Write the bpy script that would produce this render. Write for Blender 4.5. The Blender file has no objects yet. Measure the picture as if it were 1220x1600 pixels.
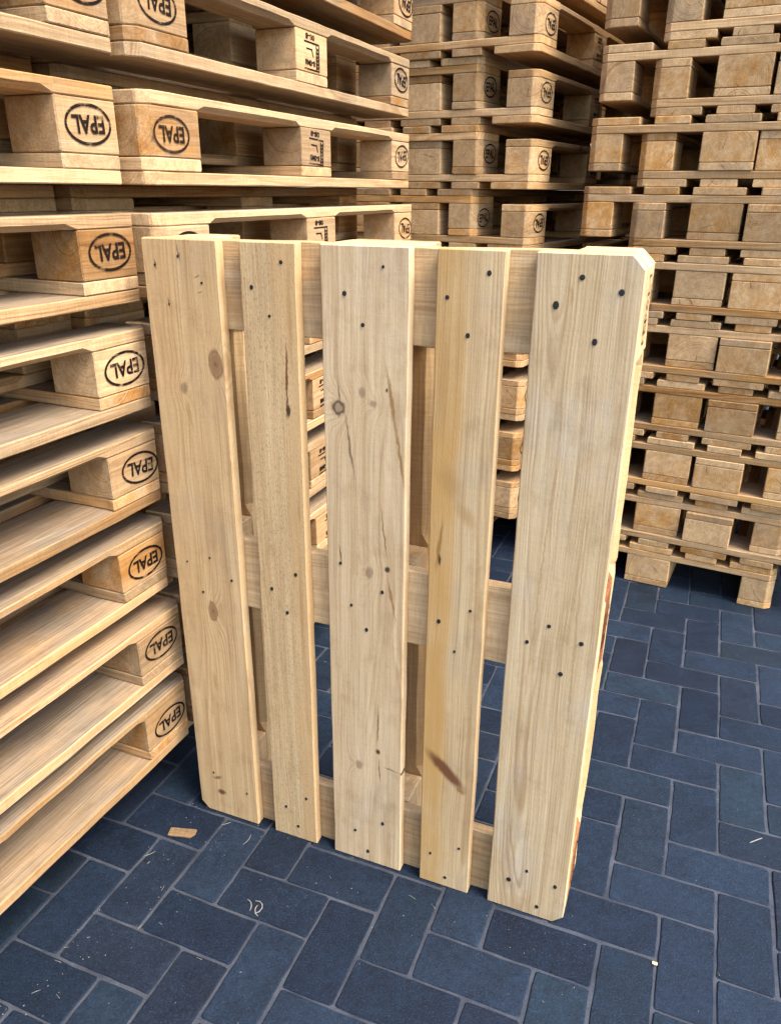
import bpy, math, random
from mathutils import Vector, Matrix

S = bpy.context.scene
COL = S.collection
R = math.radians
PI = math.pi

# ------------------------------------------------------------------ camera
PITCH, ROLL, CAMH, FPX = 0.3944, 0.0087, 1.2751, 1209.83
cam_d = bpy.data.cameras.new('camera')
cam = bpy.data.objects.new('camera', cam_d); COL.objects.link(cam)
fw = Vector((0, math.cos(PITCH), -math.sin(PITCH)))
up = Vector((0, math.sin(PITCH), math.cos(PITCH)))
rt = Vector((1, 0, 0))
r2 = rt * math.cos(ROLL) + up * math.sin(ROLL)
u2 = up * math.cos(ROLL) - rt * math.sin(ROLL)
cm = Matrix((r2, u2, -fw)).transposed().to_4x4()
cm.translation = (0, 0, CAMH)
cam.matrix_world = cm
cam_d.sensor_fit = 'VERTICAL'; cam_d.sensor_height = 36.0
cam_d.lens = FPX / 1600 * 36.0
cam_d.clip_start = 0.02; cam_d.clip_end = 2000
S.camera = cam

# ------------------------------------------------------------------ light
SUN_EL, SUN_AZ = R(56), R(125)          # azimuth clockwise from +Y
w = bpy.data.worlds.new('World'); S.world = w; w.use_nodes = True
nt = w.node_tree; nt.nodes.clear()
sky = nt.nodes.new('ShaderNodeTexSky'); sky.sky_type = 'NISHITA'; sky.sun_disc = False
sky.sun_elevation = SUN_EL; sky.sun_rotation = SUN_AZ
sky.air_density = 1.0; sky.dust_density = 2.0; sky.ozone_density = 1.0
bg = nt.nodes.new('ShaderNodeBackground'); bg.inputs['Strength'].default_value = 0.15
wo = nt.nodes.new('ShaderNodeOutputWorld')
nt.links.new(sky.outputs[0], bg.inputs[0]); nt.links.new(bg.outputs[0], wo.inputs[0])
sd = bpy.data.lights.new('sun', 'SUN'); sd.energy = 2.1; sd.angle = R(30); sd.color = (1.0, 0.93, 0.82)
sun = bpy.data.objects.new('sun', sd); COL.objects.link(sun)
sdir = Vector((math.sin(SUN_AZ) * math.cos(SUN_EL), math.cos(SUN_AZ) * math.cos(SUN_EL), math.sin(SUN_EL)))
sun.rotation_euler = sdir.to_track_quat('Z', 'Y').to_euler()
sun.location = (3, 0, 5)
S.view_settings.view_transform = 'Standard'; S.view_settings.look = 'None'
S.view_settings.gamma = 1.0; S.view_settings.use_curve_mapping = False
S.view_settings.exposure = 1.86

# ------------------------------------------------------------------ node helpers
class NT:
    def __init__(self, name):
        self.m = bpy.data.materials.new(name); self.m.use_nodes = True
        self.t = self.m.node_tree; self.t.nodes.clear()
    def n(self, typ, **kw):
        nd = self.t.nodes.new(typ)
        for k, v in kw.items(): setattr(nd, k, v)
        return nd
    def put(self, sock, v):
        if isinstance(v, bpy.types.NodeSocket): self.t.links.new(v, sock)
        else: sock.default_value = v
    def math(self, op, a, b=None, c=None, clamp=False):
        nd = self.n('ShaderNodeMath', operation=op, use_clamp=clamp)
        self.put(nd.inputs[0], a)
        if b is not None: self.put(nd.inputs[1], b)
        if c is not None: self.put(nd.inputs[2], c)
        return nd.outputs[0]
    def vmath(self, op, a, b=None, scale=None):
        nd = self.n('ShaderNodeVectorMath', operation=op)
        self.put(nd.inputs[0], a)
        if b is not None: self.put(nd.inputs[1], b)
        if scale is not None: self.put(nd.inputs['Scale'], scale)
        return nd.outputs['Value'] if op in ('LENGTH', 'DISTANCE', 'DOT_PRODUCT') else nd.outputs[0]
    def noise(self, vec, scale, detail=2.0, rough=0.5, out=0):
        nd = self.n('ShaderNodeTexNoise')
        self.put(nd.inputs['Vector'], vec); self.put(nd.inputs['Scale'], scale)
        nd.inputs['Detail'].default_value = detail; nd.inputs['Roughness'].default_value = rough
        return nd.outputs[out]
    def rng(self, v, a, b, c=0.0, d=1.0, smooth=False):
        nd = self.n('ShaderNodeMapRange', clamp=True)
        if smooth: nd.interpolation_type = 'SMOOTHSTEP'
        self.put(nd.inputs['Value'], v)
        for i, q in zip(range(1, 5), (a, b, c, d)): self.put(nd.inputs[i], q)
        return nd.outputs[0]
    def mix(self, f, a, b, mode='MIX'):
        nd = self.n('ShaderNodeMix', data_type='RGBA', blend_type=mode)
        self.put(nd.inputs[0], f); self.put(nd.inputs[6], a); self.put(nd.inputs[7], b)
        return nd.outputs[2]
    def comb(self, x, y, z):
        nd = self.n('ShaderNodeCombineXYZ')
        for i, v in enumerate((x, y, z)): self.put(nd.inputs[i], v)
        return nd.outputs[0]
    def sep(self, v):
        nd = self.n('ShaderNodeSeparateXYZ'); self.put(nd.inputs[0], v); return nd.outputs
    def finish(self, col, rough, bump=None, bstr=0.4, bdist=0.001, spec=0.3, alpha=None):
        b = self.n('ShaderNodeBsdfPrincipled')
        self.put(b.inputs['Base Color'], col); self.put(b.inputs['Roughness'], rough)
        b.inputs['Specular IOR Level'].default_value = spec
        if bump is not None:
            bn = self.n('ShaderNodeBump'); bn.inputs['Strength'].default_value = bstr
            bn.inputs['Distance'].default_value = bdist
            self.put(bn.inputs['Height'], bump); self.t.links.new(bn.outputs[0], b.inputs['Normal'])
        if alpha is not None: self.put(b.inputs['Alpha'], alpha)
        o = self.n('ShaderNodeOutputMaterial'); self.t.links.new(b.outputs[0], o.inputs[0])
        return self.m

def rgb(r, g, b): return (r, g, b, 1.0)

# wood: growth rings round a pith line running along the piece's own X axis,
# so long faces show grain and arches, end faces show rings
def wood(name, pale, warm, grey, late=(0.50, 0.34, 0.20), warmth=0.5, feats=(), speck=0.0, seed=None, ringk=0.5, streak=None, checks=False, tone=(0.76, 0.67, 0.545), rough_k=1.0, weather=0.0, saw_k=1.0):
    t = NT(name)
    oc = t.n('ShaderNodeTexCoord').outputs['Object']
    rnd = t.n('ShaderNodeObjectInfo').outputs['Random']
    if seed is not None: rnd = float(seed)
    fr = lambda k: t.math('FRACT', t.math('MULTIPLY', rnd, k)) if seed is None else (seed * k) % 1.0
    off = t.comb(t.math('MULTIPLY', fr(53.17), 40.0), t.math('MULTIPLY', fr(17.73), 40.0), t.math('MULTIPLY', fr(91.31), 40.0))
    x, y, z = t.sep(oc)
    wv = t.vmath('ADD', t.vmath('MULTIPLY', oc, (3.0, 14.0, 14.0)), off)
    wn = t.sep(t.vmath('SUBTRACT', t.noise(wv, 1.0, 2.0, 0.5, 1), (0.5, 0.5, 0.5)))
    cy = t.math('MULTIPLY_ADD', t.math('SUBTRACT', fr(7.13), 0.5), 0.11, t.math('MULTIPLY', x, t.math('MULTIPLY', t.math('SUBTRACT', fr(11.3), 0.5), 0.05)))
    cz = t.math('MULTIPLY_ADD', fr(3.71), -0.055, t.math('MULTIPLY_ADD', x, t.math('MULTIPLY', t.math('SUBTRACT', fr(5.9), 0.5), 0.06), -0.004))
    dy = t.math('ADD', t.math('SUBTRACT', y, cy), t.math('MULTIPLY', wn[1], 0.022))
    dz = t.math('ADD', t.math('SUBTRACT', z, cz), t.math('MULTIPLY', wn[2], 0.022))
    rad = t.math('SQRT', t.math('ADD', t.math('MULTIPLY', dy, dy), t.math('MULTIPLY', dz, dz)))
    masks = []
    if feats:
        wob = t.vmath('SCALE', t.vmath('SUBTRACT', t.noise(t.vmath('MULTIPLY', oc, (0.4, 1.0, 1.0)), 90.0, 4.0, 0.7, 1), (0.5, 0.5, 0.5)), scale=0.011)
        fc = t.vmath('ADD', oc, wob)
        for (fx, fy, rx, ry, rot, kind) in feats:
            mp = t.n('ShaderNodeMapping', vector_type='TEXTURE')
            t.put(mp.inputs[0], fc)
            mp.inputs['Location'].default_value = (fx, fy, 0); mp.inputs['Rotation'].default_value = (0, 0, rot)
            mp.inputs['Scale'].default_value = (rx, ry, 1000.0)
            d = t.vmath('LENGTH', mp.outputs[0])
            masks.append((d, kind))
            if kind in ('knot', 'ringknot', 'greyknot'):
                bump_r = t.math('EXPONENT', t.math('MULTIPLY', t.math('MULTIPLY', d, d), -0.22))
                rad = t.math('MULTIPLY_ADD', bump_r, 0.016, rad)
    ph = t.math('MULTIPLY', rad, t.math('MULTIPLY_ADD', fr(23.9), 90.0, 150.0))
    rv = t.comb(t.math('MULTIPLY', rad, 55.0), t.math('MULTIPLY', fr(19.1), 30.0), t.math('MULTIPLY', x, 0.6))
    ph = t.math('ADD', ph, t.math('MULTIPLY', t.noise(rv, 1.0, 2.0), 5.0))
    rvis = t.math('MULTIPLY', t.rng(t.noise(t.vmath('ADD', rv, (7.0, 3.0, 0.0)), 1.7, 1.0), 0.35, 0.65, 0.25, 1.0), t.rng(t.noise(wv, 0.8, 2.0), 0.35, 0.7, 0.3, 1.0))
    saw = t.math('FRACT', ph)
    lateM = t.math('MULTIPLY', t.math('MULTIPLY', t.rng(saw, 0.2, 0.8, smooth=True), t.rng(saw, 0.8, 1.0, 1.0, 0.0, smooth=True)), rvis)
    fib = t.noise(t.vmath('ADD', t.vmath('MULTIPLY', oc, (7.0, 300.0, 300.0)), off), 1.0, 4.0, 0.7)
    mid = t.noise(t.vmath('ADD', t.vmath('MULTIPLY', oc, (2.5, 75.0, 75.0)), off), 1.0, 3.0, 0.6)
    sawn = t.noise(t.vmath('ADD', t.vmath('MULTIPLY', oc, (260.0, 22.0, 22.0)), off), 1.0, 3.0, 0.7)
    fib2 = t.noise(t.vmath('ADD', t.vmath('MULTIPLY', oc, (30.0, 1100.0, 1100.0)), off), 1.0, 1.0, 0.5)
    patch = t.noise(t.vmath('ADD', t.vmath('MULTIPLY', oc, (1.6, 22.0, 22.0)), off), 1.0, 4.0, 0.6)
    patch2 = t.noise(t.vmath('ADD', t.vmath('MULTIPLY', oc, (5.0, 9.0, 9.0)), off), 1.3, 3.0, 0.6)
    base = t.mix(t.math('MULTIPLY', t.rng(patch, 0.25, 0.75, smooth=True), t.math('MULTIPLY_ADD', fr(31.7), 1.5, warmth - 0.75), clamp=True), rgb(*pale), rgb(*warm))
    base = t.mix(t.math('MULTIPLY', t.rng(patch2, 0.45, 0.75, smooth=True), t.math('MULTIPLY', fr(41.3), 0.9)), base, rgb(*grey))
    base = t.mix(t.math('MULTIPLY', lateM, t.math('MULTIPLY_ADD', fr(13.37), 0.35, ringk - 0.2)), base, t.mix(1.0, base, rgb(*late), 'MULTIPLY'))
    base = t.mix(1.0, base, t.mix(t.rng(fib, 0.3, 0.7), rgb(*[1 - (1 - q) * rough_k for q in (0.76, 0.73, 0.69)]), rgb(*[1 + 0.16 * rough_k] * 3)), 'MULTIPLY')
    base = t.mix(1.0, base, t.mix(t.rng(mid, 0.3, 0.7), rgb(0.84, 0.79, 0.73), rgb(1.08, 1.09, 1.1)), 'MULTIPLY')
    base = t.mix(1.0, base, t.mix(t.rng(sawn, 0.35, 0.65), rgb(*[1 - (1 - q) * saw_k for q in (0.90, 0.89, 0.87)]), rgb(*[1 + 0.05 * saw_k] * 3)), 'MULTIPLY')
    vv = t.math('MULTIPLY_ADD', fr(67.7), 0.48, 0.62) if seed is None else 1.0
    base = t.mix(1.0, base, t.comb(vv, vv, vv), 'MULTIPLY')
    # scattered small knots
    kv = t.vmath('ADD', t.vmath('MULTIPLY', oc, (4.2, 9.5, 0.3)), off)
    vo = t.n('ShaderNodeTexVoronoi'); t.put(vo.inputs['Vector'], kv); vo.inputs['Scale'].default_value = 1.0
    kc = t.sep(vo.outputs['Color'])[0]
    km = t.math('MULTIPLY', t.rng(vo.outputs['Distance'], 0.06, 0.13, 1.0, 0.0, smooth=True), t.rng(kc, 0.70, 0.72))
    if not feats: base = t.mix(t.math('MULTIPLY', km, 0.75), base, rgb(0.16, 0.075, 0.035))
    if checks:                                     # drying cracks running out from the pith, on end grain only
        nx = t.math('ABSOLUTE', t.sep(t.n('ShaderNodeTexCoord').outputs['Normal'])[0])
        endg = t.rng(nx, 0.85, 0.95)
        for k1, k2, gate in ((61.1, 9.7, 0.5), (83.3, 15.1, 0.8)):
            th = t.math('MULTIPLY', fr(k1), 6.283)
            c_, s_ = t.math('COSINE', th), t.math('SINE', th)
            per = t.math('ABSOLUTE', t.math('SUBTRACT', t.math('MULTIPLY', dy, s_), t.math('MULTIPLY', dz, c_)))
            alo = t.math('ADD', t.math('MULTIPLY', dy, c_), t.math('MULTIPLY', dz, s_))
            ck = t.math('MULTIPLY', t.math('MULTIPLY', t.rng(t.math('ADD', per, t.math('MULTIPLY', t.math('SUBTRACT', mid, 0.5), 0.003)), 0.0003, 0.0017, 0.7, 0.0), t.rng(alo, -0.002, 0.004)), t.math('MULTIPLY', t.rng(alo, 0.03, 0.05, 1.0, 0.0), endg))
            base = t.mix(t.math('MULTIPLY', ck, t.rng(fr(k2), gate, gate + 0.02)), base, rgb(0.07, 0.04, 0.022))
    if weather:                                    # broad sawn faces have greyed, fresh-cut edges have not
        nz = t.math('MULTIPLY', t.sep(t.n('ShaderNodeTexCoord').outputs['Normal'])[2], -1.0)
        wm = t.math('MULTIPLY', t.rng(nz, 0.9, 0.97), t.math('MULTIPLY', t.rng(patch2, 0.3, 0.6, 0.55, 1.0), t.math('MULTIPLY_ADD', fr(37.9), 0.4, weather - 0.2), clamp=True))
        gr = t.mix(t.math('MULTIPLY', lateM, 0.8), t.mix(t.rng(fib, 0.35, 0.65), rgb(0.20, 0.165, 0.13), rgb(0.42, 0.375, 0.325)), rgb(0.15, 0.112, 0.08))
        base = t.mix(wm, base, gr)
    # rough sawn speckle and dirt
    sp = t.noise(t.vmath('ADD', t.vmath('MULTIPLY', oc, (160.0, 330.0, 330.0)), off), 1.0, 2.0, 0.7)
    if speck: base = t.mix(t.math('MULTIPLY', t.rng(sp, 0.52, 0.72), speck), base, rgb(0.27, 0.2, 0.115))
    dirt = t.noise(t.vmath('ADD', t.vmath('MULTIPLY', oc, (7.0, 11.0, 11.0)), off), 2.0, 5.0, 0.7)
    base = t.mix(t.rng(dirt, 0.52, 0.75, 0.0, 0.5), base, t.mix(1.0, base, rgb(0.62, 0.55, 0.48), 'MULTIPLY'))
    if streak is not None:                         # heartwood band along one side of a board
        y0, y1, c, k = streak
        yy = t.math('ADD', t.math('MULTIPLY_ADD', wn[1], 0.07, y), t.math('MULTIPLY', t.math('SUBTRACT', mid, 0.5), 0.02))
        sm = t.math('MULTIPLY', t.rng(yy, y0, y1, 0.0, 1.0, smooth=True), t.rng(patch2, 0.25, 0.6, 0.35, 1.0))
        base = t.mix(t.math('MULTIPLY', sm, k), base, rgb(*c))
    for d, kind in masks:
        if kind == 'knot':
            base = t.mix(t.rng(d, 0.6, 1.15, 0.8, 0.0, smooth=True), base, rgb(0.27, 0.15, 0.085))
            base = t.mix(t.math('MULTIPLY', t.rng(d, 0.7, 0.95, 0.0, 0.6, smooth=True), t.rng(d, 0.95, 1.2, 1.0, 0.0)), base, rgb(0.13, 0.07, 0.035))
            base = t.mix(t.rng(d, 0.0, 0.3, 0.6, 0.0), base, rgb(0.1, 0.05, 0.03))
        elif kind == 'greyknot':
            base = t.mix(t.rng(d, 0.5, 1.15, 0.6, 0.0, smooth=True), base, rgb(0.19, 0.14, 0.10))
        elif kind == 'ringknot':
            base = t.mix(t.math('MULTIPLY', t.rng(d, 0.55, 0.8, 0.0, 0.9, smooth=True), t.rng(d, 0.95, 1.2, 1.0, 0.0)), base, rgb(0.045, 0.03, 0.018))
        elif kind == 'dark':
            base = t.mix(t.rng(d, 0.4, 1.1, 0.92, 0.0, smooth=True), base, rgb(0.035, 0.02, 0.012))
        elif kind == 'resin':
            base = t.mix(t.rng(d, 0.2, 1.0, 0.85, 0.0, smooth=True), base, rgb(0.30, 0.165, 0.06))
        elif kind == 'red':
            base = t.mix(t.rng(d, 0.45, 1.1, 0.92, 0.0, smooth=True), base, rgb(0.15, 0.055, 0.025))
        elif kind == 'stain':
            base = t.mix(t.rng(d, 0.1, 1.1, 0.6, 0.0, smooth=True), base, rgb(0.42, 0.27, 0.12))
        elif kind == 'crack':
            base = t.mix(t.rng(d, 0.2, 1.0, 0.75, 0.0, smooth=True), base, rgb(0.10, 0.065, 0.04))
    base = t.mix(1.0, base, rgb(*tone), 'MULTIPLY')
    bh = t.math('ADD', t.math('ADD', t.math('MULTIPLY', fib, 0.6), t.math('MULTIPLY', sp, 0.5 + speck)), t.math('MULTIPLY', lateM, 0.25))
    bh = t.math('ADD', t.math('ADD', bh, t.math('MULTIPLY', fib2, 0.3)), t.math('MULTIPLY', sawn, 0.6 * saw_k))
    return t.finish(base, 0.8, bh, 0.6 * rough_k, 0.0016, 0.2)

PALE, WARM, GREY = (0.76, 0.595, 0.40), (0.57, 0.32, 0.115), (0.50, 0.42, 0.33)
M_STACK = wood('stack_wood', PALE, WARM, GREY, warmth=0.55, ringk=0.65, weather=0.95)
M_BROWN = wood('brown_wood', (0.90, 0.69, 0.44), (0.74, 0.43, 0.15), (0.68, 0.55, 0.41), warmth=0.62, checks=True, ringk=0.75, weather=0.5)
M_FRESH = wood('fresh_wood', (0.78, 0.63, 0.43), (0.70, 0.48, 0.26), (0.64, 0.55, 0.43), warmth=0.45, rough_k=0.6, ringk=0.45, tone=(0.90, 0.79, 0.62))

# ------------------------------------------------------------------ mesh helpers
rg = random.Random(7)

def loft(name, secs, mats):
    """closed tube through equal-length cross sections, capped"""
    v, f = [], []
    n = len(secs[0])
    for s in secs: v += s
    for i in range(len(secs) - 1):
        for k in range(n):
            a, b = i * n + k, i * n + (k + 1) % n
            f.append((a, b, b + n, a + n))
    f.append(tuple(range(n - 1, -1, -1)))
    f.append(tuple(range((len(secs) - 1) * n, len(secs) * n)))
    m = bpy.data.meshes.new(name); m.from_pydata(v, [], f); m.update()
    for q in mats: m.materials.append(q)
    return m

def plank(name, L, W, T, mat, seed, cham=(0, 0), c=0.019, runs=None, b=0.0019, wob=0.0016):
    """board along X, bevelled; cham=(low y, high y) cuts the plan corners at both ends;
    runs: stretches of x whose upper edges are planed off (between the blocks)"""
    r = random.Random(seed)
    if isinstance(cham, tuple) and len(cham) == 2: cham = (cham[0], cham[1], cham[0], cham[1])
    xs = {-L / 2, -L / 2 + b, L / 2 - b, L / 2}
    if any(cham): xs |= {-L / 2 + c, L / 2 - c}
    nseg = max(2, int(L / 0.07))
    for i in range(1, nseg): xs.add(-L / 2 + L * i / nseg)
    if runs:
        for a, e in runs: xs |= {a, a + 0.02, e - 0.02, e}
    secs = []
    for x in sorted(xs):
        sh = b if abs(abs(x) - L / 2) < 1e-6 else 0.0
        lo, hi = -W / 2, W / 2
        e = abs(x) - (L / 2 - c)
        if e > 0:
            i = 0 if x < 0 else 2
            if cham[i]: lo += e
            if cham[i + 1]: hi -= e
        jl, jh, jz = r.uniform(-wob, wob), r.uniform(-wob, wob), r.uniform(-wob, wob) * 0.25
        lo += sh + jl; hi -= sh - jh
        zl, zh = -T / 2 + 0.0004 + sh, T / 2 - 0.0004 - sh + jz
        by = bz = b
        if runs:
            for a, q in runs:
                k = min(x - a, q - x)
                if k >= -1e-6:
                    k = min(1, max(0, k / 0.02))
                    by, bz = b + 0.012 * k, b + 0.0075 * k
        secs.append([(x, lo + b, zl), (x, hi - b, zl), (x, hi, zl + b), (x, hi, zh - bz), (x, hi - by, zh), (x, lo + by, zh), (x, lo, zh - bz), (x, lo, zl + b)])
    return loft(name, secs, [mat])

VAR = 4
RUNS = [(-0.4575 + 0.004, -0.0725 - 0.004), (0.0725 + 0.004, 0.4575 - 0.004)]

def pallet_set(hb, mat, deckmats=None, tag=''):
    D = {'hb': hb}
    mk = lambda key, *a, **k: D.__setitem__(key, [plank(key + tag, *a, mat, hash_(key, i), **k) for i in range(VAR)])
    mk('deck_outer', 1.2, 0.145, 0.022, cham=(0, 1))
    mk('deck_narrow', 1.2, 0.100, 0.022)
    mk('deck_mid', 1.2, 0.145, 0.022)
    mk('string_end', 0.8, 0.145, 0.022, cham=(0, 1))
    mk('string_mid', 0.8, 0.145, 0.022)
    mk('bottom_outer', 1.2, 0.100, 0.022, cham=(0, 1), runs=RUNS)
    mk('bottom_mid', 1.2, 0.145, 0.022, runs=RUNS)
    mk('block_p', 0.145, 0.100, hb, wob=0.0005, cham=(0, 0, 0, 1))
    mk('block_n', 0.145, 0.100, hb, wob=0.0005, cham=(0, 0, 1, 0))
    mk('block_side', 0.145, 0.100, hb, wob=0.0005)
    mk('block_mid', 0.145, 0.145, hb)
    return D

def hash_(s, i): return sum(ord(ch) * (k + 1) for k, ch in enumerate(s)) * 31 + i

# ------------------------------------------------------------------ printed stamps
def ink():
    t = NT('stamp_ink')
    oc = t.n('ShaderNodeTexCoord').outputs['Object']
    rnd = t.n('ShaderNodeObjectInfo').outputs['Random']
    off = t.comb(t.math('MULTIPLY', rnd, 37.0), t.math('MULTIPLY', rnd, 11.0), 0.0)
    v = t.vmath('ADD', oc, off)
    a = t.math('ADD', t.math('MULTIPLY', t.noise(v, 45.0, 2.0), 0.6), t.math('MULTIPLY', t.noise(t.vmath('MULTIPLY', v, (60.0, 300.0, 500.0)), 1.0, 2.0), 0.4))
    al = t.math('MULTIPLY', t.rng(a, 0.36, 0.46, 0.3, 1.0), t.math('MULTIPLY_ADD', t.math('FRACT', t.math('MULTIPLY', rnd, 91.7)), 0.25, 0.88), clamp=True)
    return t.finish(rgb(0.012, 0.007, 0.006), 0.85, alpha=al, spec=0.05)
M_INK = ink()

def text_geo(txt, w, h, cx, cz, flip=False, bold=0.02):
    cu = bpy.data.curves.new('txt', 'FONT'); cu.body = txt; cu.size = 1.0; cu.offset = bold; cu.resolution_u = 3
    o = bpy.data.objects.new('txt', cu); COL.objects.link(o)
    bpy.context.view_layer.update()
    m = bpy.data.meshes.new_from_object(o.evaluated_get(bpy.context.evaluated_depsgraph_get()))
    vs = [v.co.copy() for v in m.vertices]; fs = [tuple(p.vertices) for p in m.polygons]
    bpy.data.objects.remove(o); bpy.data.curves.remove(cu); bpy.data.meshes.remove(m)
    x0, x1 = min(v.x for v in vs), max(v.x for v in vs); y0, y1 = min(v.y for v in vs), max(v.y for v in vs)
    return [(cx + ((v.x - x0) / (x1 - x0) - 0.5) * w, 0.0, cz + ((v.y - y0) / (y1 - y0) - 0.5) * h) for v in vs], fs

def join_geo(name, parts):
    V, F = [], []
    for v, f in parts:
        k = len(V); V += v; F += [tuple(i + k for i in q) for q in f]
    m = bpy.data.meshes.new(name); m.from_pydata(V, [], F); m.update(); m.materials.append(M_INK)
    return m

def ring_geo(a, b, t, n=48):
    v, f = [], []
    for i in range(n):
        c, s = math.cos(2 * PI * i / n), math.sin(2 * PI * i / n)
        v += [(a * c, 0, b * s), ((a - t) * c, 0, (b - t) * s)]
    for i in range(n):
        j = (i + 1) % n; f.append((2 * i, 2 * j, 2 * j + 1, 2 * i + 1))
    return v, f

def quad(x0, x1, z0, z1): return [(x0, 0, z0), (x1, 0, z0), (x1, 0, z1), (x0, 0, z1)], [(0, 1, 2, 3)]

ST_OVAL = join_geo('oval_stamp', [ring_geo(0.050, 0.0300, 0.0046), text_geo('EPAL', 0.069, 0.0265, 0, 0, bold=0.026)])
ear = [quad(-0.036, -0.0335, -0.016, 0.032), quad(-0.022, -0.0195, -0.016, 0.032)]
for i in range(6):                                  # ear of grain in its column
    z = -0.0135 + i * 0.0072
    ear.append(([(-0.0328, 0, z), (-0.0285, 0, z + 0.0035), (-0.0285, 0, z + 0.009), (-0.0328, 0, z + 0.006)], [(0, 1, 2, 3)]))
    ear.append(([(-0.0272, 0, z + 0.0035), (-0.0228, 0, z), (-0.0228, 0, z + 0.006), (-0.0272, 0, z + 0.009)], [(0, 1, 2, 3)]))
ST_MID = join_geo('code_stamp', ear + [quad(-0.036, 0.034, 0.0322, 0.0355), quad(-0.036, 0.034, -0.0195, -0.0162),
    text_geo('8-0M8', 0.046, 0.0125, 0.0075, 0.0215, bold=0.045), quad(-0.004, 0.024, -0.0065, -0.0035),
    ([(-0.004, 0, -0.0035), (0.001, 0, -0.0035), (-0.006, 0, 0.009), (-0.010, 0, 0.009)], [(0, 1, 2, 3)]),
    text_geo('08-8', 0.042, 0.0115, 0.006, -0.0285, bold=0.045)])

# ------------------------------------------------------------------ pallets
def part(name, mesh, parent, loc, rz=0.0):
    o = bpy.data.objects.new(name, mesh); COL.objects.link(o)
    o.parent = parent; o.location = loc; o.rotation_euler = (0, 0, rz)
    return o

def make_pallet(D, label, group, M, r, xs=0.0, stamps=(1, -1), deck_override=None):
    """M: world matrix of the pallet frame (X length, Y width, Z up, z=0 under the bottom boards)"""
    e = bpy.data.objects.new('wooden_pallet', None); COL.objects.link(e)
    e.empty_display_size = 0.1
    e['label'] = label; e['category'] = 'pallet'
    if group: e['group'] = group
    e.matrix_world = M
    hb = D['hb']; zb, zk, zs, zd = 0.011, 0.022 + hb / 2, 0.033 + hb, 0.055 + hb
    ch = lambda k: r.choice(D[k])
    decks = []
    for i, (y, k, rz) in enumerate(((0.3275, 'deck_outer', 0), (0.164, 'deck_narrow', 0), (0, 'deck_mid', 0), (-0.164, 'deck_narrow', 0), (-0.3275, 'deck_outer', PI))):
        if rz == 0 and k != 'deck_outer' and r.random() < 0.5 and deck_override is None: rz = PI
        o = part('deck_board', ch(k), e, (xs, y, zd), rz)
        if deck_override: o.data = deck_override[i]
        decks.append(o)
    part('stringer_board', ch('string_end'), e, (xs + 0.5275, 0, zs), -PI / 2)
    part('stringer_board', ch('string_mid'), e, (xs, 0, zs), PI / 2)
    part('stringer_board', ch('string_end'), e, (xs - 0.5275, 0, zs), PI / 2)
    for sx in (1, 0, -1):
        for sy in (1, 0, -1):
            if sy == 0: k, rz = 'block_mid', r.choice((0, PI))
            elif sx == 0: k, rz = 'block_side', r.choice((0, PI))
            elif sx == sy: k, rz = 'block_p', 0 if sx > 0 else PI
            else: k, rz = 'block_n', 0 if sx > 0 else PI
            b = part('block', ch(k), e, (xs + sx * 0.5275, sy * 0.35, zk), rz)
            if sy in stamps:
                st = bpy.data.objects.new('stamp', ST_MID if sx == 0 else ST_OVAL); COL.objects.link(st)
                st.parent = b
                flip = -1 if rz else 1
                jx, jz = r.uniform(-0.009, 0.009), r.uniform(-0.005, 0.005)
                st.location = (jx, flip * sy * 0.0512, jz)
                st.rotation_euler = (0, r.uniform(-0.09, 0.09), 0 if flip * sy < 0 else PI)
    part('bottom_board', ch('bottom_outer'), e, (xs, 0.35, zb), 0)
    part('bottom_board', ch('bottom_mid'), e, (xs, 0, zb), 0)
    part('bottom_board', ch('bottom_outer'), e, (xs, -0.35, zb), PI)
    return e, decks

ORD = ['first', 'second', 'third', 'fourth', 'fifth', 'sixth', 'seventh', 'eighth', 'ninth', 'tenth']

def frame(ox, oy, ang):
    return Vector((ox, oy, 0)), Vector((math.cos(ang), math.sin(ang), 0)), Vector((-math.sin(ang), math.cos(ang), 0))

def stack(D, o, lx, ly, pairs, offA, offB, lean, where, group, seed, base_off, up_stamps=(1, -1), inv_stamps=(1, -1), jit=0.0065):
    """o: floor point of the stack's reference corner; lx: unit vector along the pallets' length,
    ly: along their width; offA/offB: shift across the width of the inverted / upright pallets"""
    r = random.Random(seed)
    hb = D['hb']; H = hb + 0.066; P = hb + 0.110
    def place(z, off, inverted, label):
        dx, dy = r.uniform(-jit, jit), r.uniform(-jit, jit)
        if z == 0: dx = dy = 0
        c = o + lx * (0.6 + dx) + ly * (0.4 + off + dy) + lean * z
        a = R(r.uniform(-0.5, 0.5))
        m3 = Matrix.Rotation(a, 3, 'Z') @ Matrix((lx, ly, Vector((0, 0, 1)))).transposed()
        if m3.determinant() < 0: m3 = m3 @ Matrix.Diagonal((1, -1, 1))
        if inverted: m3 = m3 @ Matrix.Rotation(PI, 3, 'X')
        M = m3.to_4x4(); M.translation = Vector((c.x, c.y, z + (H if inverted else 0)))
        return make_pallet(D, label, group, M, r, stamps=inv_stamps if inverted else up_stamps)
    place(0.0, base_off, False, 'upright pallet on the paving at the bottom of the ' + where)
    for k in range(pairs):
        z = H + P * k
        place(z, offA, True, 'upside-down pallet of the %s pair up in the %s' % (ORD[k], where))
        place(z + 0.044, offB, False, 'upright nested pallet of the %s pair up in the %s' % (ORD[k], where))

D79 = pallet_set(0.079, M_STACK)
DK = pallet_set(0.079, M_BROWN, tag='_k')
D80 = pallet_set(0.0805, M_BROWN, tag='_b')

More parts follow.
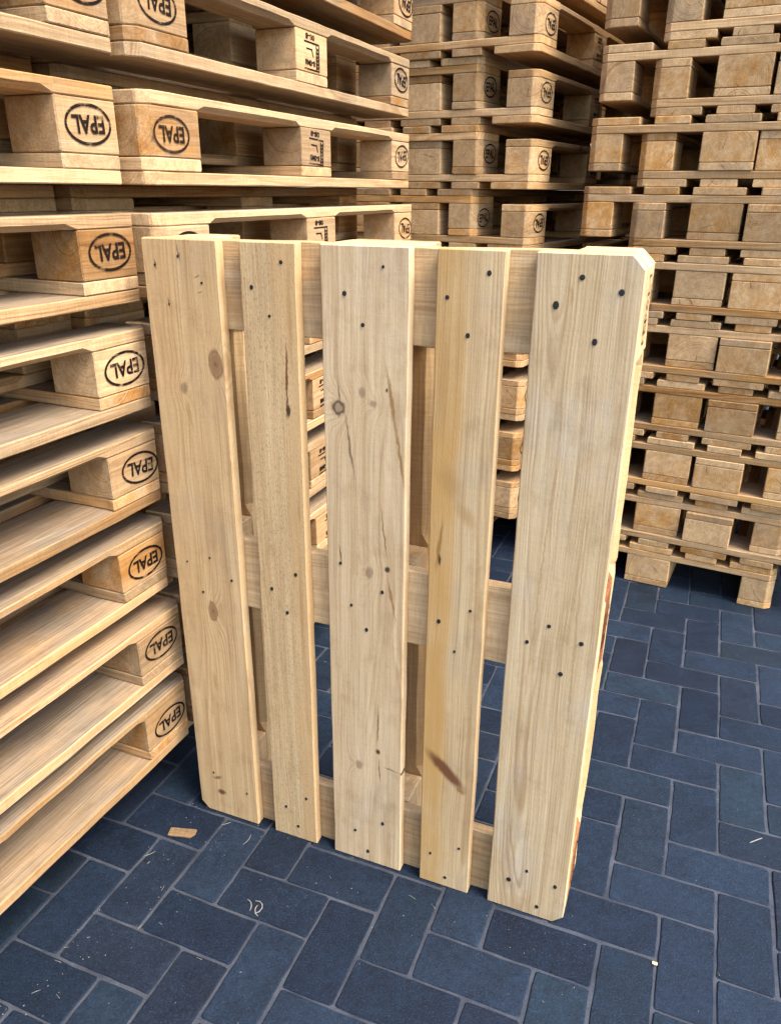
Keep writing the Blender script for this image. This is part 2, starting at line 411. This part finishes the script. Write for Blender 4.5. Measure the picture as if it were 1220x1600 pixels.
# near stack of the stamped row: its long side faces the yard
LROW1, LROW2 = (-0.9097, 0.3217, R(66.9)), (-0.4068, 1.4260, R(67.4))
o, ex, ey = frame(*LROW1)
stack(D79, o, ex, ey, 9, 0.0, 0.168, ex * -0.0090 + ey * -0.0075, "stamped stack beside standing pallet", 'pallets in the stack beside the standing pallet', 11, 0.168, ())
# next stack of the row, behind the standing pallet
o, ex, ey = frame(*LROW2)
stack(D79, o, ex, ey, 10, 0.0, 0.168, ex * -0.0090 + ey * -0.0045, "stamped stack behind standing pallet", 'pallets in the stack behind the standing pallet', 12, 0.168, ())
# corner stack, short end and shaded stamped side
o, ex, ey = frame(-0.2338, 3.0460, R(-30))
stack(DK, o, ey, ex, 10, 0.0, -0.186, ex * -0.0121 + ey * -0.0175, "corner stack with shaded stamped side", 'pallets in the corner stack', 13, -0.186)
# end-on stack
o, ex, ey = frame(0.5412, 2.6117, R(-27.5))
stack(D80, o, ey, ex, 10, 0.162, 0.0, ex * 0.0314 + ey * 0.0281, "end-on stack of plain block ends", 'pallets in the end-on stack', 14, 0.0)

# added backing stacks to darken the gaps, seen only through the first row's openings
o, ex, ey = frame(*LROW1)
stack(D79, o + ey * 1.05, ex, ey, 9, 0.0, 0.168, ey * 0.0, "added second-row stack behind stamped stacks", 'pallets in the added second-row stacks', 15, 0.168, (), ())
o, ex, ey = frame(*LROW2)
stack(D79, o + ey * 1.05 + ex * 0.01, ex, ey, 10, 0.0, 0.168, ey * 0.0, "added second-row stack near corner stack", 'pallets in the added second-row stacks', 16, 0.168, (), ())
o, ex, ey = frame(0.775, 4.0, R(-28.5))
stack(DK, o, ey, ex, 10, 0.162, 0.0, ex * 0.0, "added rear stack behind end-on stack", 'pallets in the added rear stack', 17, 0.0, (), ())  # also added: stops light leaking between corner and end-on stacks

# ------------------------------------------------------------------ the standing pallet
ub = [0.0725, 0.236, 0.4, 0.564, 0.7275]           # board centres across, from its free left edge
def loc(i, u, h, rot):                              # millimetres on the pallet face -> board coordinates
    x, y = h / 1000 - 0.6, (ub[i] - u / 1000)
    return (-x, -y) if rot else (x, y)
def F(i, rot, items):
    out = []
    for (u, h, ru, rh, tilt, kind) in items:
        x, y = loc(i, u, h, rot)
        out.append((x, y, rh / 1000, ru / 1000, R(tilt), kind))
    return out
f1 = F(0, 0, [(127, 1001, 13, 23, 4, 'knot'), (59, 954, 9, 13, 0, 'greyknot'), (76, 515, 10, 21, 2, 'knot'), (66, 350, 7, 30, 0, 'stain'), (48, 97, 16, 6, 25, 'crack'), (56, 60, 12, 9, 0, 'red'),
              (72, 1180, 2.2, 22, 6, 'crack'), (45, 1098, 2, 13, 4, 'crack'), (24, 1158, 2.5, 11, 6, 'crack'), (104, 1142, 9, 2, 10, 'crack'), (108, 1118, 7, 1.6, 4, 'crack'), (66, 905, 4, 40, 8, 'stain'), (60, 150, 5, 26, 0, 'stain')])
f2 = F(1, 0, [(262, 985, 2.5, 75, -2, 'red'), (263, 935, 4, 14, 0, 'dark'), (276, 760, 3, 60, 0, 'stain'), (272, 1090, 6, 130, 0, 'stain'), (272, 560, 6, 160, 0, 'stain')])
f3 = F(2, 0, [(354, 951, 10, 11, 0, 'ringknot'), (354, 951, 14, 17, 0, 'greyknot'), (395, 980, 7, 10, 0, 'greyknot'), (416, 964, 5, 7, 0, 'greyknot'), (446, 970, 5, 80, 10, 'resin'), (462, 880, 4, 70, 9, 'resin'), (437, 987, 3, 4, 0, 'dark'),
              (373, 890, 3.2, 75, 8, 'crack'), (356, 975, 2.5, 28, 6, 'crack'), (440, 677, 7, 7, 0, 'dark'), (408, 664, 8, 13, 0, 'greyknot'), (434, 745, 2.5, 66, 8, 'crack'), (449, 620, 3, 60, 11, 'resin'),
              (424, 286, 6, 7, 0, 'dark'), (424, 345, 2.5, 60, 0, 'crack'), (428, 245, 2.5, 40, 4, 'crack'), (384, 242, 8, 13, 0, 'greyknot'), (474, 247, 5, 6, 0, 'dark'), (452, 251, 22, 2.2, -6, 'crack'), (353, 690, 3, 26, 8, 'crack')])
f4 = F(3, 0, [(533, 714, 3.5, 13, 4, 'dark'), (560, 286, 15, 60, 46, 'red'), (590, 248, 8, 14, 60, 'resin'), (546, 850, 24, 46, 30, 'stain'), (572, 800, 16, 34, 40, 'stain'), (529, 1000, 10, 120, 0, 'stain'), (532, 740, 5, 60, -6, 'resin')])
f5 = F(4, 1, [(700, 700, 2, 420, -2, 'stain'), (765, 560, 3, 430, 1, 'stain'), (706, 1145, 4, 20, 8, 'stain')])
SB = ((0.70, 0.55, 0.36), (0.62, 0.44, 0.25), (0.55, 0.46, 0.35))
ST = dict(rough_k=0.55, saw_k=0.25, tone=(0.84, 0.75, 0.60))
sm = [wood('standing_board_wood', *SB, warmth=0.45, feats=f1, speck=0.18, seed=0.137, ringk=0.55, **ST),
      wood('standing_board_wood', (0.68, 0.55, 0.37), (0.64, 0.46, 0.27), (0.56, 0.47, 0.36), warmth=0.3, feats=f2, speck=0.6, seed=0.421, ringk=0.3, streak=(-0.012, -0.03, (0.62, 0.42, 0.23), 0.55), **ST),
      wood('standing_board_wood', (0.72, 0.61, 0.46), (0.66, 0.51, 0.34), (0.66, 0.60, 0.53), warmth=0.3, feats=f3, speck=0.12, seed=0.713, ringk=0.5, **ST),
      wood('standing_board_wood', (0.69, 0.56, 0.38), (0.63, 0.46, 0.27), (0.58, 0.50, 0.39), warmth=0.3, feats=f4, speck=0.12, seed=0.289, ringk=0.6, streak=(-0.006, 0.022, (0.56, 0.345, 0.125), 0.85), **ST),
      wood('standing_board_wood', (0.71, 0.61, 0.46), (0.64, 0.49, 0.30), (0.66, 0.60, 0.53), warmth=0.35, feats=f5, speck=0.1, seed=0.871, ringk=0.62, **ST)]
M_BARK = wood('barky_wood', (0.42, 0.22, 0.11), (0.26, 0.09, 0.04), (0.50, 0.36, 0.22), warmth=0.8)
DS = pallet_set(0.078, M_FRESH, tag='_s')
dm = [plank('standing_board', 1.2, w_, 0.022, sm[i], 900 + i, cham=c_, b=0.0018, wob=0.0007) for i, (w_, c_) in enumerate(((0.145, (0, 1, 0, 0)), (0.1, (0, 0)), (0.145, (0, 0)), (0.1, (0, 0)), (0.145, (0, 1))))]
so, sx_, sy_ = frame(-0.4141, 1.3437, -0.3801)
M = Matrix((Vector((0, 0, 1)), -sx_, -sy_)).transposed().to_4x4()
M.translation = so + sx_ * 0.4 + sy_ * 0.144
sp, decks = make_pallet(DS, 'pale new pallet standing upright on its short end, nailed deck boards facing out', None, M, random.Random(5), xs=0.6, deck_override=dm)

for ch_ in sp.children:
    if ch_.name.startswith('block') and ch_.location.y < -0.3 and ch_.location.x < 0.7:
        ch_.data = ch_.data.copy(); ch_.data.materials[0] = M_BARK
        ch_['label'] = 'reddish block with bark left on it'

def nail_mesh():
    m = NT('nail_steel')
    m = m.finish(rgb(0.02, 0.016, 0.014), 0.5)
    v, f, n = [], [], 10
    for rr, zz in ((0.0034, -0.001), (0.0034, 0.0004), (0.0024, 0.0007)):
        v += [(rr * math.cos(2 * PI * i / n), rr * math.sin(2 * PI * i / n), zz) for i in range(n)]
    for k in range(2):
        for i in range(n):
            j = (i + 1) % n; f.append((k * n + i, k * n + j, (k + 1) * n + j, (k + 1) * n + i))
    f.append(tuple(range(2 * n, 3 * n)))
    me = bpy.data.meshes.new('nail'); me.from_pydata(v, [], f); me.update(); me.materials.append(m)
    return me
NAIL = nail_mesh()
nails = [[(24, 1158), (71, 1173), (113, 1133), (45, 1096), (28, 614), (125, 592), (58, 554), (80, 631), (121, 78), (40, 108)],
         [(261, 1171), (206, 1131), (236, 1088), (263, 632), (212, 593), (242, 549), (265, 115), (216, 77), (243, 33)],
         [(431, 1171), (368, 1130), (398, 1085), (353, 673), (373, 594), (432, 632), (402, 550), (435, 112), (375, 73), (403, 27)],
         [(591, 1169), (531, 1133), (564, 1081), (590, 630), (536, 598), (566, 545), (593, 109), (536, 75), (568, 24)],
         [(719, 1169), (772, 1152), (687, 1131), (744, 1085), (721, 631), (774, 611), (688, 594), (747, 547), (725, 106), (779, 89), (693, 72), (750, 26)]]
nr = random.Random(3)
for i, (d, ns) in enumerate(zip(decks, nails)):
    for (u, h) in ns:
        x, y = loc(i, u, h, i == 4)
        o = part('nail', NAIL, d, (x, y, 0.0112))
        k = nr.uniform(0.62, 1.02) * (1.3 if i == 4 else 1.0) * (0.7 if i == 0 else 1.0)
        o.scale = (k * nr.uniform(1.0, 1.35), k, 1)

# ------------------------------------------------------------------ paving
def paver_mat():
    t = NT('paver_concrete')
    geo = t.n('ShaderNodeNewGeometry')
    pos = geo.outputs['Position']
    rnd = t.n('ShaderNodeObjectInfo').outputs['Random']
    rnd = t.math('FRACT', t.math('ADD', rnd, t.math('MULTIPLY', geo.outputs['Random Per Island'], 7.7)))
    fr = lambda k: t.math('FRACT', t.math('MULTIPLY', rnd, k))
    c = t.mix(fr(3.3), rgb(0.0025, 0.0068, 0.0175), rgb(0.0092, 0.0182, 0.0345))
    c = t.mix(t.rng(fr(17.9), 0.6, 1.0, 0.0, 0.6), c, rgb(0.0085, 0.019, 0.029))
    c = t.mix(t.rng(fr(29.3), 0.8, 1.0, 0.0, 0.45), c, rgb(0.0095, 0.0125, 0.020))
    g1 = t.noise(pos, 300.0, 4.0, 0.8)
    g3 = t.noise(pos, 70.0, 4.0, 0.7)
    c = t.mix(1.0, c, t.mix(t.rng(g3, 0.3, 0.7), rgb(0.62, 0.62, 0.64), rgb(1.35, 1.35, 1.33)), 'MULTIPLY')
    g2 = t.noise(pos, 14.0, 4.0, 0.6)
    c = t.mix(1.0, c, t.mix(g2, rgb(0.35, 0.36, 0.4), rgb(1.6, 1.6, 1.55)), 'MULTIPLY')
    c = t.mix(t.rng(g1, 0.53, 0.74, 0.0, 0.75), c, rgb(0.031, 0.052, 0.085))
    c = t.mix(t.rng(g1, 0.47, 0.28, 0.0, 0.85), c, rgb(0.004, 0.007, 0.016))
    dust = t.noise(pos, 6.0, 5.0, 0.75)
    c = t.mix(t.rng(dust, 0.58, 0.8, 0.0, 0.28), c, rgb(0.018, 0.027, 0.047))
    return t.finish(c, t.rng(g2, 0.2, 0.8, 0.55, 0.78), g1, 0.9, 0.0016, 0.2)
def sand_mat():
    t = NT('joint_sand')
    pos = t.n('ShaderNodeNewGeometry').outputs['Position']
    g = t.noise(pos, 420.0, 3.0, 0.75); g2 = t.noise(pos, 12.0, 4.0, 0.65)
    c = t.mix(g, rgb(0.008, 0.010, 0.016), rgb(0.11, 0.12, 0.145))
    c = t.mix(t.rng(g2, 0.35, 0.65, 0.8, 0.0), c, rgb(0.022, 0.026, 0.038))
    return t.finish(c, 0.9, t.math('ADD', g, g2), 0.6, 0.0025, 0.2)
M_PAVE, M_SAND = paver_mat(), sand_mat()

ground = bpy.data.meshes.new('pavement')
gv, gf = [(-300, -300, -0.0026), (300, -300, -0.0026), (300, 300, -0.0026), (-300, 300, -0.0026)], [(0, 1, 2, 3)]
ground.from_pydata(gv, [], gf); ground.update(); ground.materials.append(M_SAND)
pav = bpy.data.objects.new('pavement', ground); COL.objects.link(pav)
pav['kind'] = 'structure'; pav['label'] = 'dark blue herringbone block paving with pale sand joints'

def paver_geo(r, Lx=0.2, Ly=0.1):
    g = 0.0030
    a, b_ = Lx / 2 - g, Ly / 2 - g
    n = []
    jit = lambda s: r.uniform(-s, s)
    c = 0.0035
    xs_ = [-a + c, -a * 0.7, -a * 0.4, -a * 0.13, a * 0.13, a * 0.4, a * 0.7, a - c]
    ys_ = [-b_ + c, -b_ * 0.3, b_ * 0.3, b_ - c]
    ring = [(x, -b_) for x in xs_] + [(a, y) for y in ys_] + [(x, b_) for x in reversed(xs_)] + [(-a, y) for y in reversed(ys_)]
    ring = [(x + jit(0.0010), y + jit(0.0010)) for x, y in ring]
    v = []
    for z, s in ((-0.02, 0.0), (-0.0018, 0.0), (0.0, 0.0018)):
        for x, y in ring:
            v.append((x - math.copysign(s, x) if abs(x) > a * 0.9 else x, y - math.copysign(s, y) if abs(y) > b_ * 0.8 else y, z + (jit(0.0005) if z == 0.0 else 0)))
    k = len(ring); f = []
    for q in range(2):
        for i in range(k):
            j = (i + 1) % k; f.append((q * k + i, q * k + j, (q + 1) * k + j, (q + 1) * k + i))
    f.append(tuple(range(2 * k, 3 * k)))
    return v, f
pr = random.Random(21)
PG = [paver_geo(pr) for _ in range(6)]
PM = []
for v, f in PG:
    m = bpy.data.meshes.new('paver'); m.from_pydata(v, [], f); m.update(); m.materials.append(M_PAVE); PM.append(m)
TH = R(-21.6); ph = (-0.01012, -0.01093)
e0 = Vector((math.cos(TH), math.sin(TH), 0)); e1 = Vector((-math.sin(TH), math.cos(TH), 0))
cells = []
for i in range(-48, 52):
    for j in range(-22, 66):
        d = (j - i) % 4
        if d == 0: c, rz = (i + 1.0, j + 0.5), 0.0
        elif d == 1: c, rz = (i + 0.5, j + 1.0), PI / 2
        else: continue
        p = e0 * (c[0] * 0.1 + ph[0]) + e1 * (c[1] * 0.1 + ph[1])
        if (p - Vector((0.1, 1.7, 0))).length > 4.2: continue
        q = p - Vector((0, 0, CAMH)); dz = q.dot(fw)
        area = 0.0
        if dz > 0.2:
            px, py = 610 + FPX * q.dot(r2) / dz, 800 - FPX * q.dot(u2) / dz
            if -60 < px < 1280 and 500 < py < 1680:
                area = 1.0 / dz ** 3
                # under the stacks or hidden behind them
                for (ox, oy, an, du, dv) in ((-0.812, 0.2987, 1.2633, 1.2, 0.9), (-0.401, 1.4022, 1.1922, 1.2, 0.9), (-0.206, 3.0911, -0.5895, 0.8, 1.2), (0.5366, 2.6027, -0.4547, 0.8, 1.2)):
                    o_, a_, b_ = frame(ox, oy, an)
                    s_, t_ = (p - o_).dot(a_), (p - o_).dot(b_)
                    if -0.3 < s_ < du + 0.15 and t_ > 0.25: area = 0.0
        cells.append((area, p, rz + TH, pr.random()))
cells.sort(key=lambda c: -c[0])
bigV, bigF = [], []
for n, (area, p, rz, k) in enumerate(cells):
    z = pr.uniform(-0.0009, 0.0009); tx, ty = pr.uniform(-0.006, 0.006), pr.uniform(-0.006, 0.006)
    rz += pr.choice((0, PI)) + pr.uniform(-0.008, 0.008)
    dx, dy = pr.uniform(-0.0012, 0.0012), pr.uniform(-0.0012, 0.0012)
    if n < 300 and area > 0:
        ob = bpy.data.objects.new('paver', PM[pr.randrange(6)]); COL.objects.link(ob)
        ob.parent = pav; ob.location = (p.x + dx, p.y + dy, z); ob.rotation_euler = (tx, ty, rz)
    else:
        v, f = PG[pr.randrange(6)]
        c, s = math.cos(rz), math.sin(rz); b0 = len(bigV)
        bigV += [(p.x + dx + x * c - y * s, p.y + dy + x * s + y * c, zz + z) for x, y, zz in v]
        bigF += [tuple(q + b0 for q in ff) for ff in f]
bm_ = bpy.data.meshes.new('far_pavers'); bm_.from_pydata(bigV, [], bigF); bm_.update(); bm_.materials.append(M_PAVE)
fp = bpy.data.objects.new('paver_field', bm_); COL.objects.link(fp); fp.parent = pav; fp['kind'] = 'stuff'

# ------------------------------------------------------------------ litter
def tag(o, label, cat, group=None):
    o['label'] = label; o['category'] = cat
    if group: o['group'] = group
    return o

M_CHIP = wood('weathered_chip_wood', (0.40, 0.30, 0.20), (0.33, 0.21, 0.11), (0.32, 0.27, 0.22), warmth=0.5)
chip = bpy.data.objects.new('wood_chip', plank('wood_chip', 0.058, 0.022, 0.005, M_CHIP, 77, cham=(0, 0, 1, 0), c=0.009, b=0.0008, wob=0.001)); COL.objects.link(chip)
chip.location = (-0.438, 1.262, 0.0035); chip.rotation_euler = (0.02, 0.01, R(-6))
tag(chip, 'small flat wood offcut lying on the dark paving', 'wood chip')

def straw():
    t = NT('straw_fibre')
    oc = t.n('ShaderNodeTexCoord').outputs['Object']
    c = t.mix(t.noise(oc, 200.0, 2.0), rgb(0.16, 0.145, 0.12), rgb(0.30, 0.275, 0.235))
    return t.finish(c, 0.8)
M_STRAW = straw()

def splinter(pts, rad, label, group, mat=None):
    secs = []
    n = len(pts)
    for i, p in enumerate(pts):
        p = Vector(p); a = Vector(pts[max(0, i - 1)]); b = Vector(pts[min(n - 1, i + 1)])
        d = (b - a).normalized(); s = d.cross(Vector((0, 0, 1)))
        s = s.normalized() if s.length > 1e-4 else Vector((1, 0, 0)); u = s.cross(d)
        k = rad * (0.45 if i in (0, n - 1) else 1.0)
        secs.append([tuple(p + s * k * math.cos(2 * PI * q / 5) * 1.5 + u * k * math.sin(2 * PI * q / 5)) for q in range(5)])
    o = bpy.data.objects.new('wood_splinter', loft('wood_splinter', secs, [mat or M_STRAW])); COL.objects.link(o)
    return tag(o, label, 'splinter', group)
G1 = 'loose splinters on the paving'
lr = random.Random(9)
def curl(x, y, L, a, bend, rad=0.0008):
    pts = []
    for i in range(6):
        pts.append((x, y, rad + 0.0008 + 0.001 * math.sin(i / 5 * PI))); x += L / 5 * math.cos(a); y += L / 5 * math.sin(a); a += bend / 5
    return pts
for (x, y, L, a, b, lab) in (
        (-0.304, 1.234, 0.032, 0.7, 1.2, "fine curled splinter on paving just off the standing pallet's foot"),
        (-0.36, 1.287, 0.022, 0.2, 0.6, "short fine splinter touching the standing pallet's clipped foot corner"),
        (-0.503, 1.2, 0.026, 0.3, 0.7, 'fine splinter on paving between wood offcut and stamped stack')):
    splinter(curl(x, y, L, a, b, 0.0005), 0.00038, lab, G1)
for (x, y, L, a, b) in ((-0.252, 1.066, 0.045, 0.4, 3.2), (-0.262, 1.072, 0.03, 1.3, 1.5), (-0.244, 1.06, 0.028, 2.4, -1.6)):
    splinter(curl(x, y, L, a, b, 0.0006), 0.0006, 'curled shaving in a small tangle on a paving joint', 'tangle of shavings')
splinter(curl(0.767, 1.25, 0.036, 0.35, 0.1), 0.0007, 'straight pale splinter lying alone on the open paving', G1)
c2 = bpy.data.objects.new('wood_crumb', plank('wood_crumb', 0.009, 0.006, 0.003, M_FRESH, 78, b=0.0005, wob=0.0006)); COL.objects.link(c2)
c2.location = (0.479, 0.97, 0.0017); c2.rotation_euler = (0, 0, -0.4)
tag(c2, 'tiny white wood crumb on a paver edge near the standing pallet', 'wood crumb')

# fine sawdust and fibres trodden into the paving: too many to count
dr = random.Random(33)
dv, df = [], []
def flake(x, y, L, W_, a):
    c, s_ = math.cos(a), math.sin(a); z0 = 0.0006; k = len(dv)
    for (u, v, z) in ((-L, -W_, 0), (L, -W_ * 0.4, 0), (L * 0.8, W_, 0), (-L * 0.9, W_ * 0.7, 0), (0.1 * L, 0, 0.0009)):
        dv.append((x + u * c - v * s_, y + u * s_ + v * c, z0 + z))
    for q in ((0, 1, 4), (1, 2, 4), (2, 3, 4), (3, 0, 4), (3, 2, 1, 0)): df.append(tuple(k + i for i in q))
l1o, l1x, l1y = frame(*LROW1); ro, rx_, ry_ = frame(0.5412, 2.6117, R(-27.5))
for n in range(330):
    m = dr.random()
    if m < 0.40: p = l1o + l1x * dr.uniform(0.3, 1.25) - l1y * (0.02 + abs(dr.gauss(0, 0.12)))
    elif m < 0.58: p = so + sx_ * dr.uniform(-0.05, 0.85) + sy_ * dr.gauss(-0.02, 0.09)
    elif m < 0.70: p = ro + rx_ * dr.uniform(0.2, 1.0) - ry_ * (abs(dr.gauss(0, 0.15)) - 0.1)
    else: p = Vector((dr.uniform(-0.7, 1.3), dr.uniform(0.7, 2.4), 0))
    if dr.random() < 0.16: flake(p.x, p.y, dr.uniform(0.003, 0.008), 0.0004, dr.uniform(0, PI))
    else: flake(p.x, p.y, dr.uniform(0.0005, 0.0015), dr.uniform(0.0004, 0.0009), dr.uniform(0, PI))
dm_ = bpy.data.meshes.new('sawdust'); dm_.from_pydata(dv, [], df); dm_.update(); dm_.materials.append(M_STRAW)
du = bpy.data.objects.new('sawdust', dm_); COL.objects.link(du)
du['kind'] = 'stuff'; du['label'] = 'fine pale sawdust and wood fibres scattered over the paving'; du['category'] = 'sawdust'
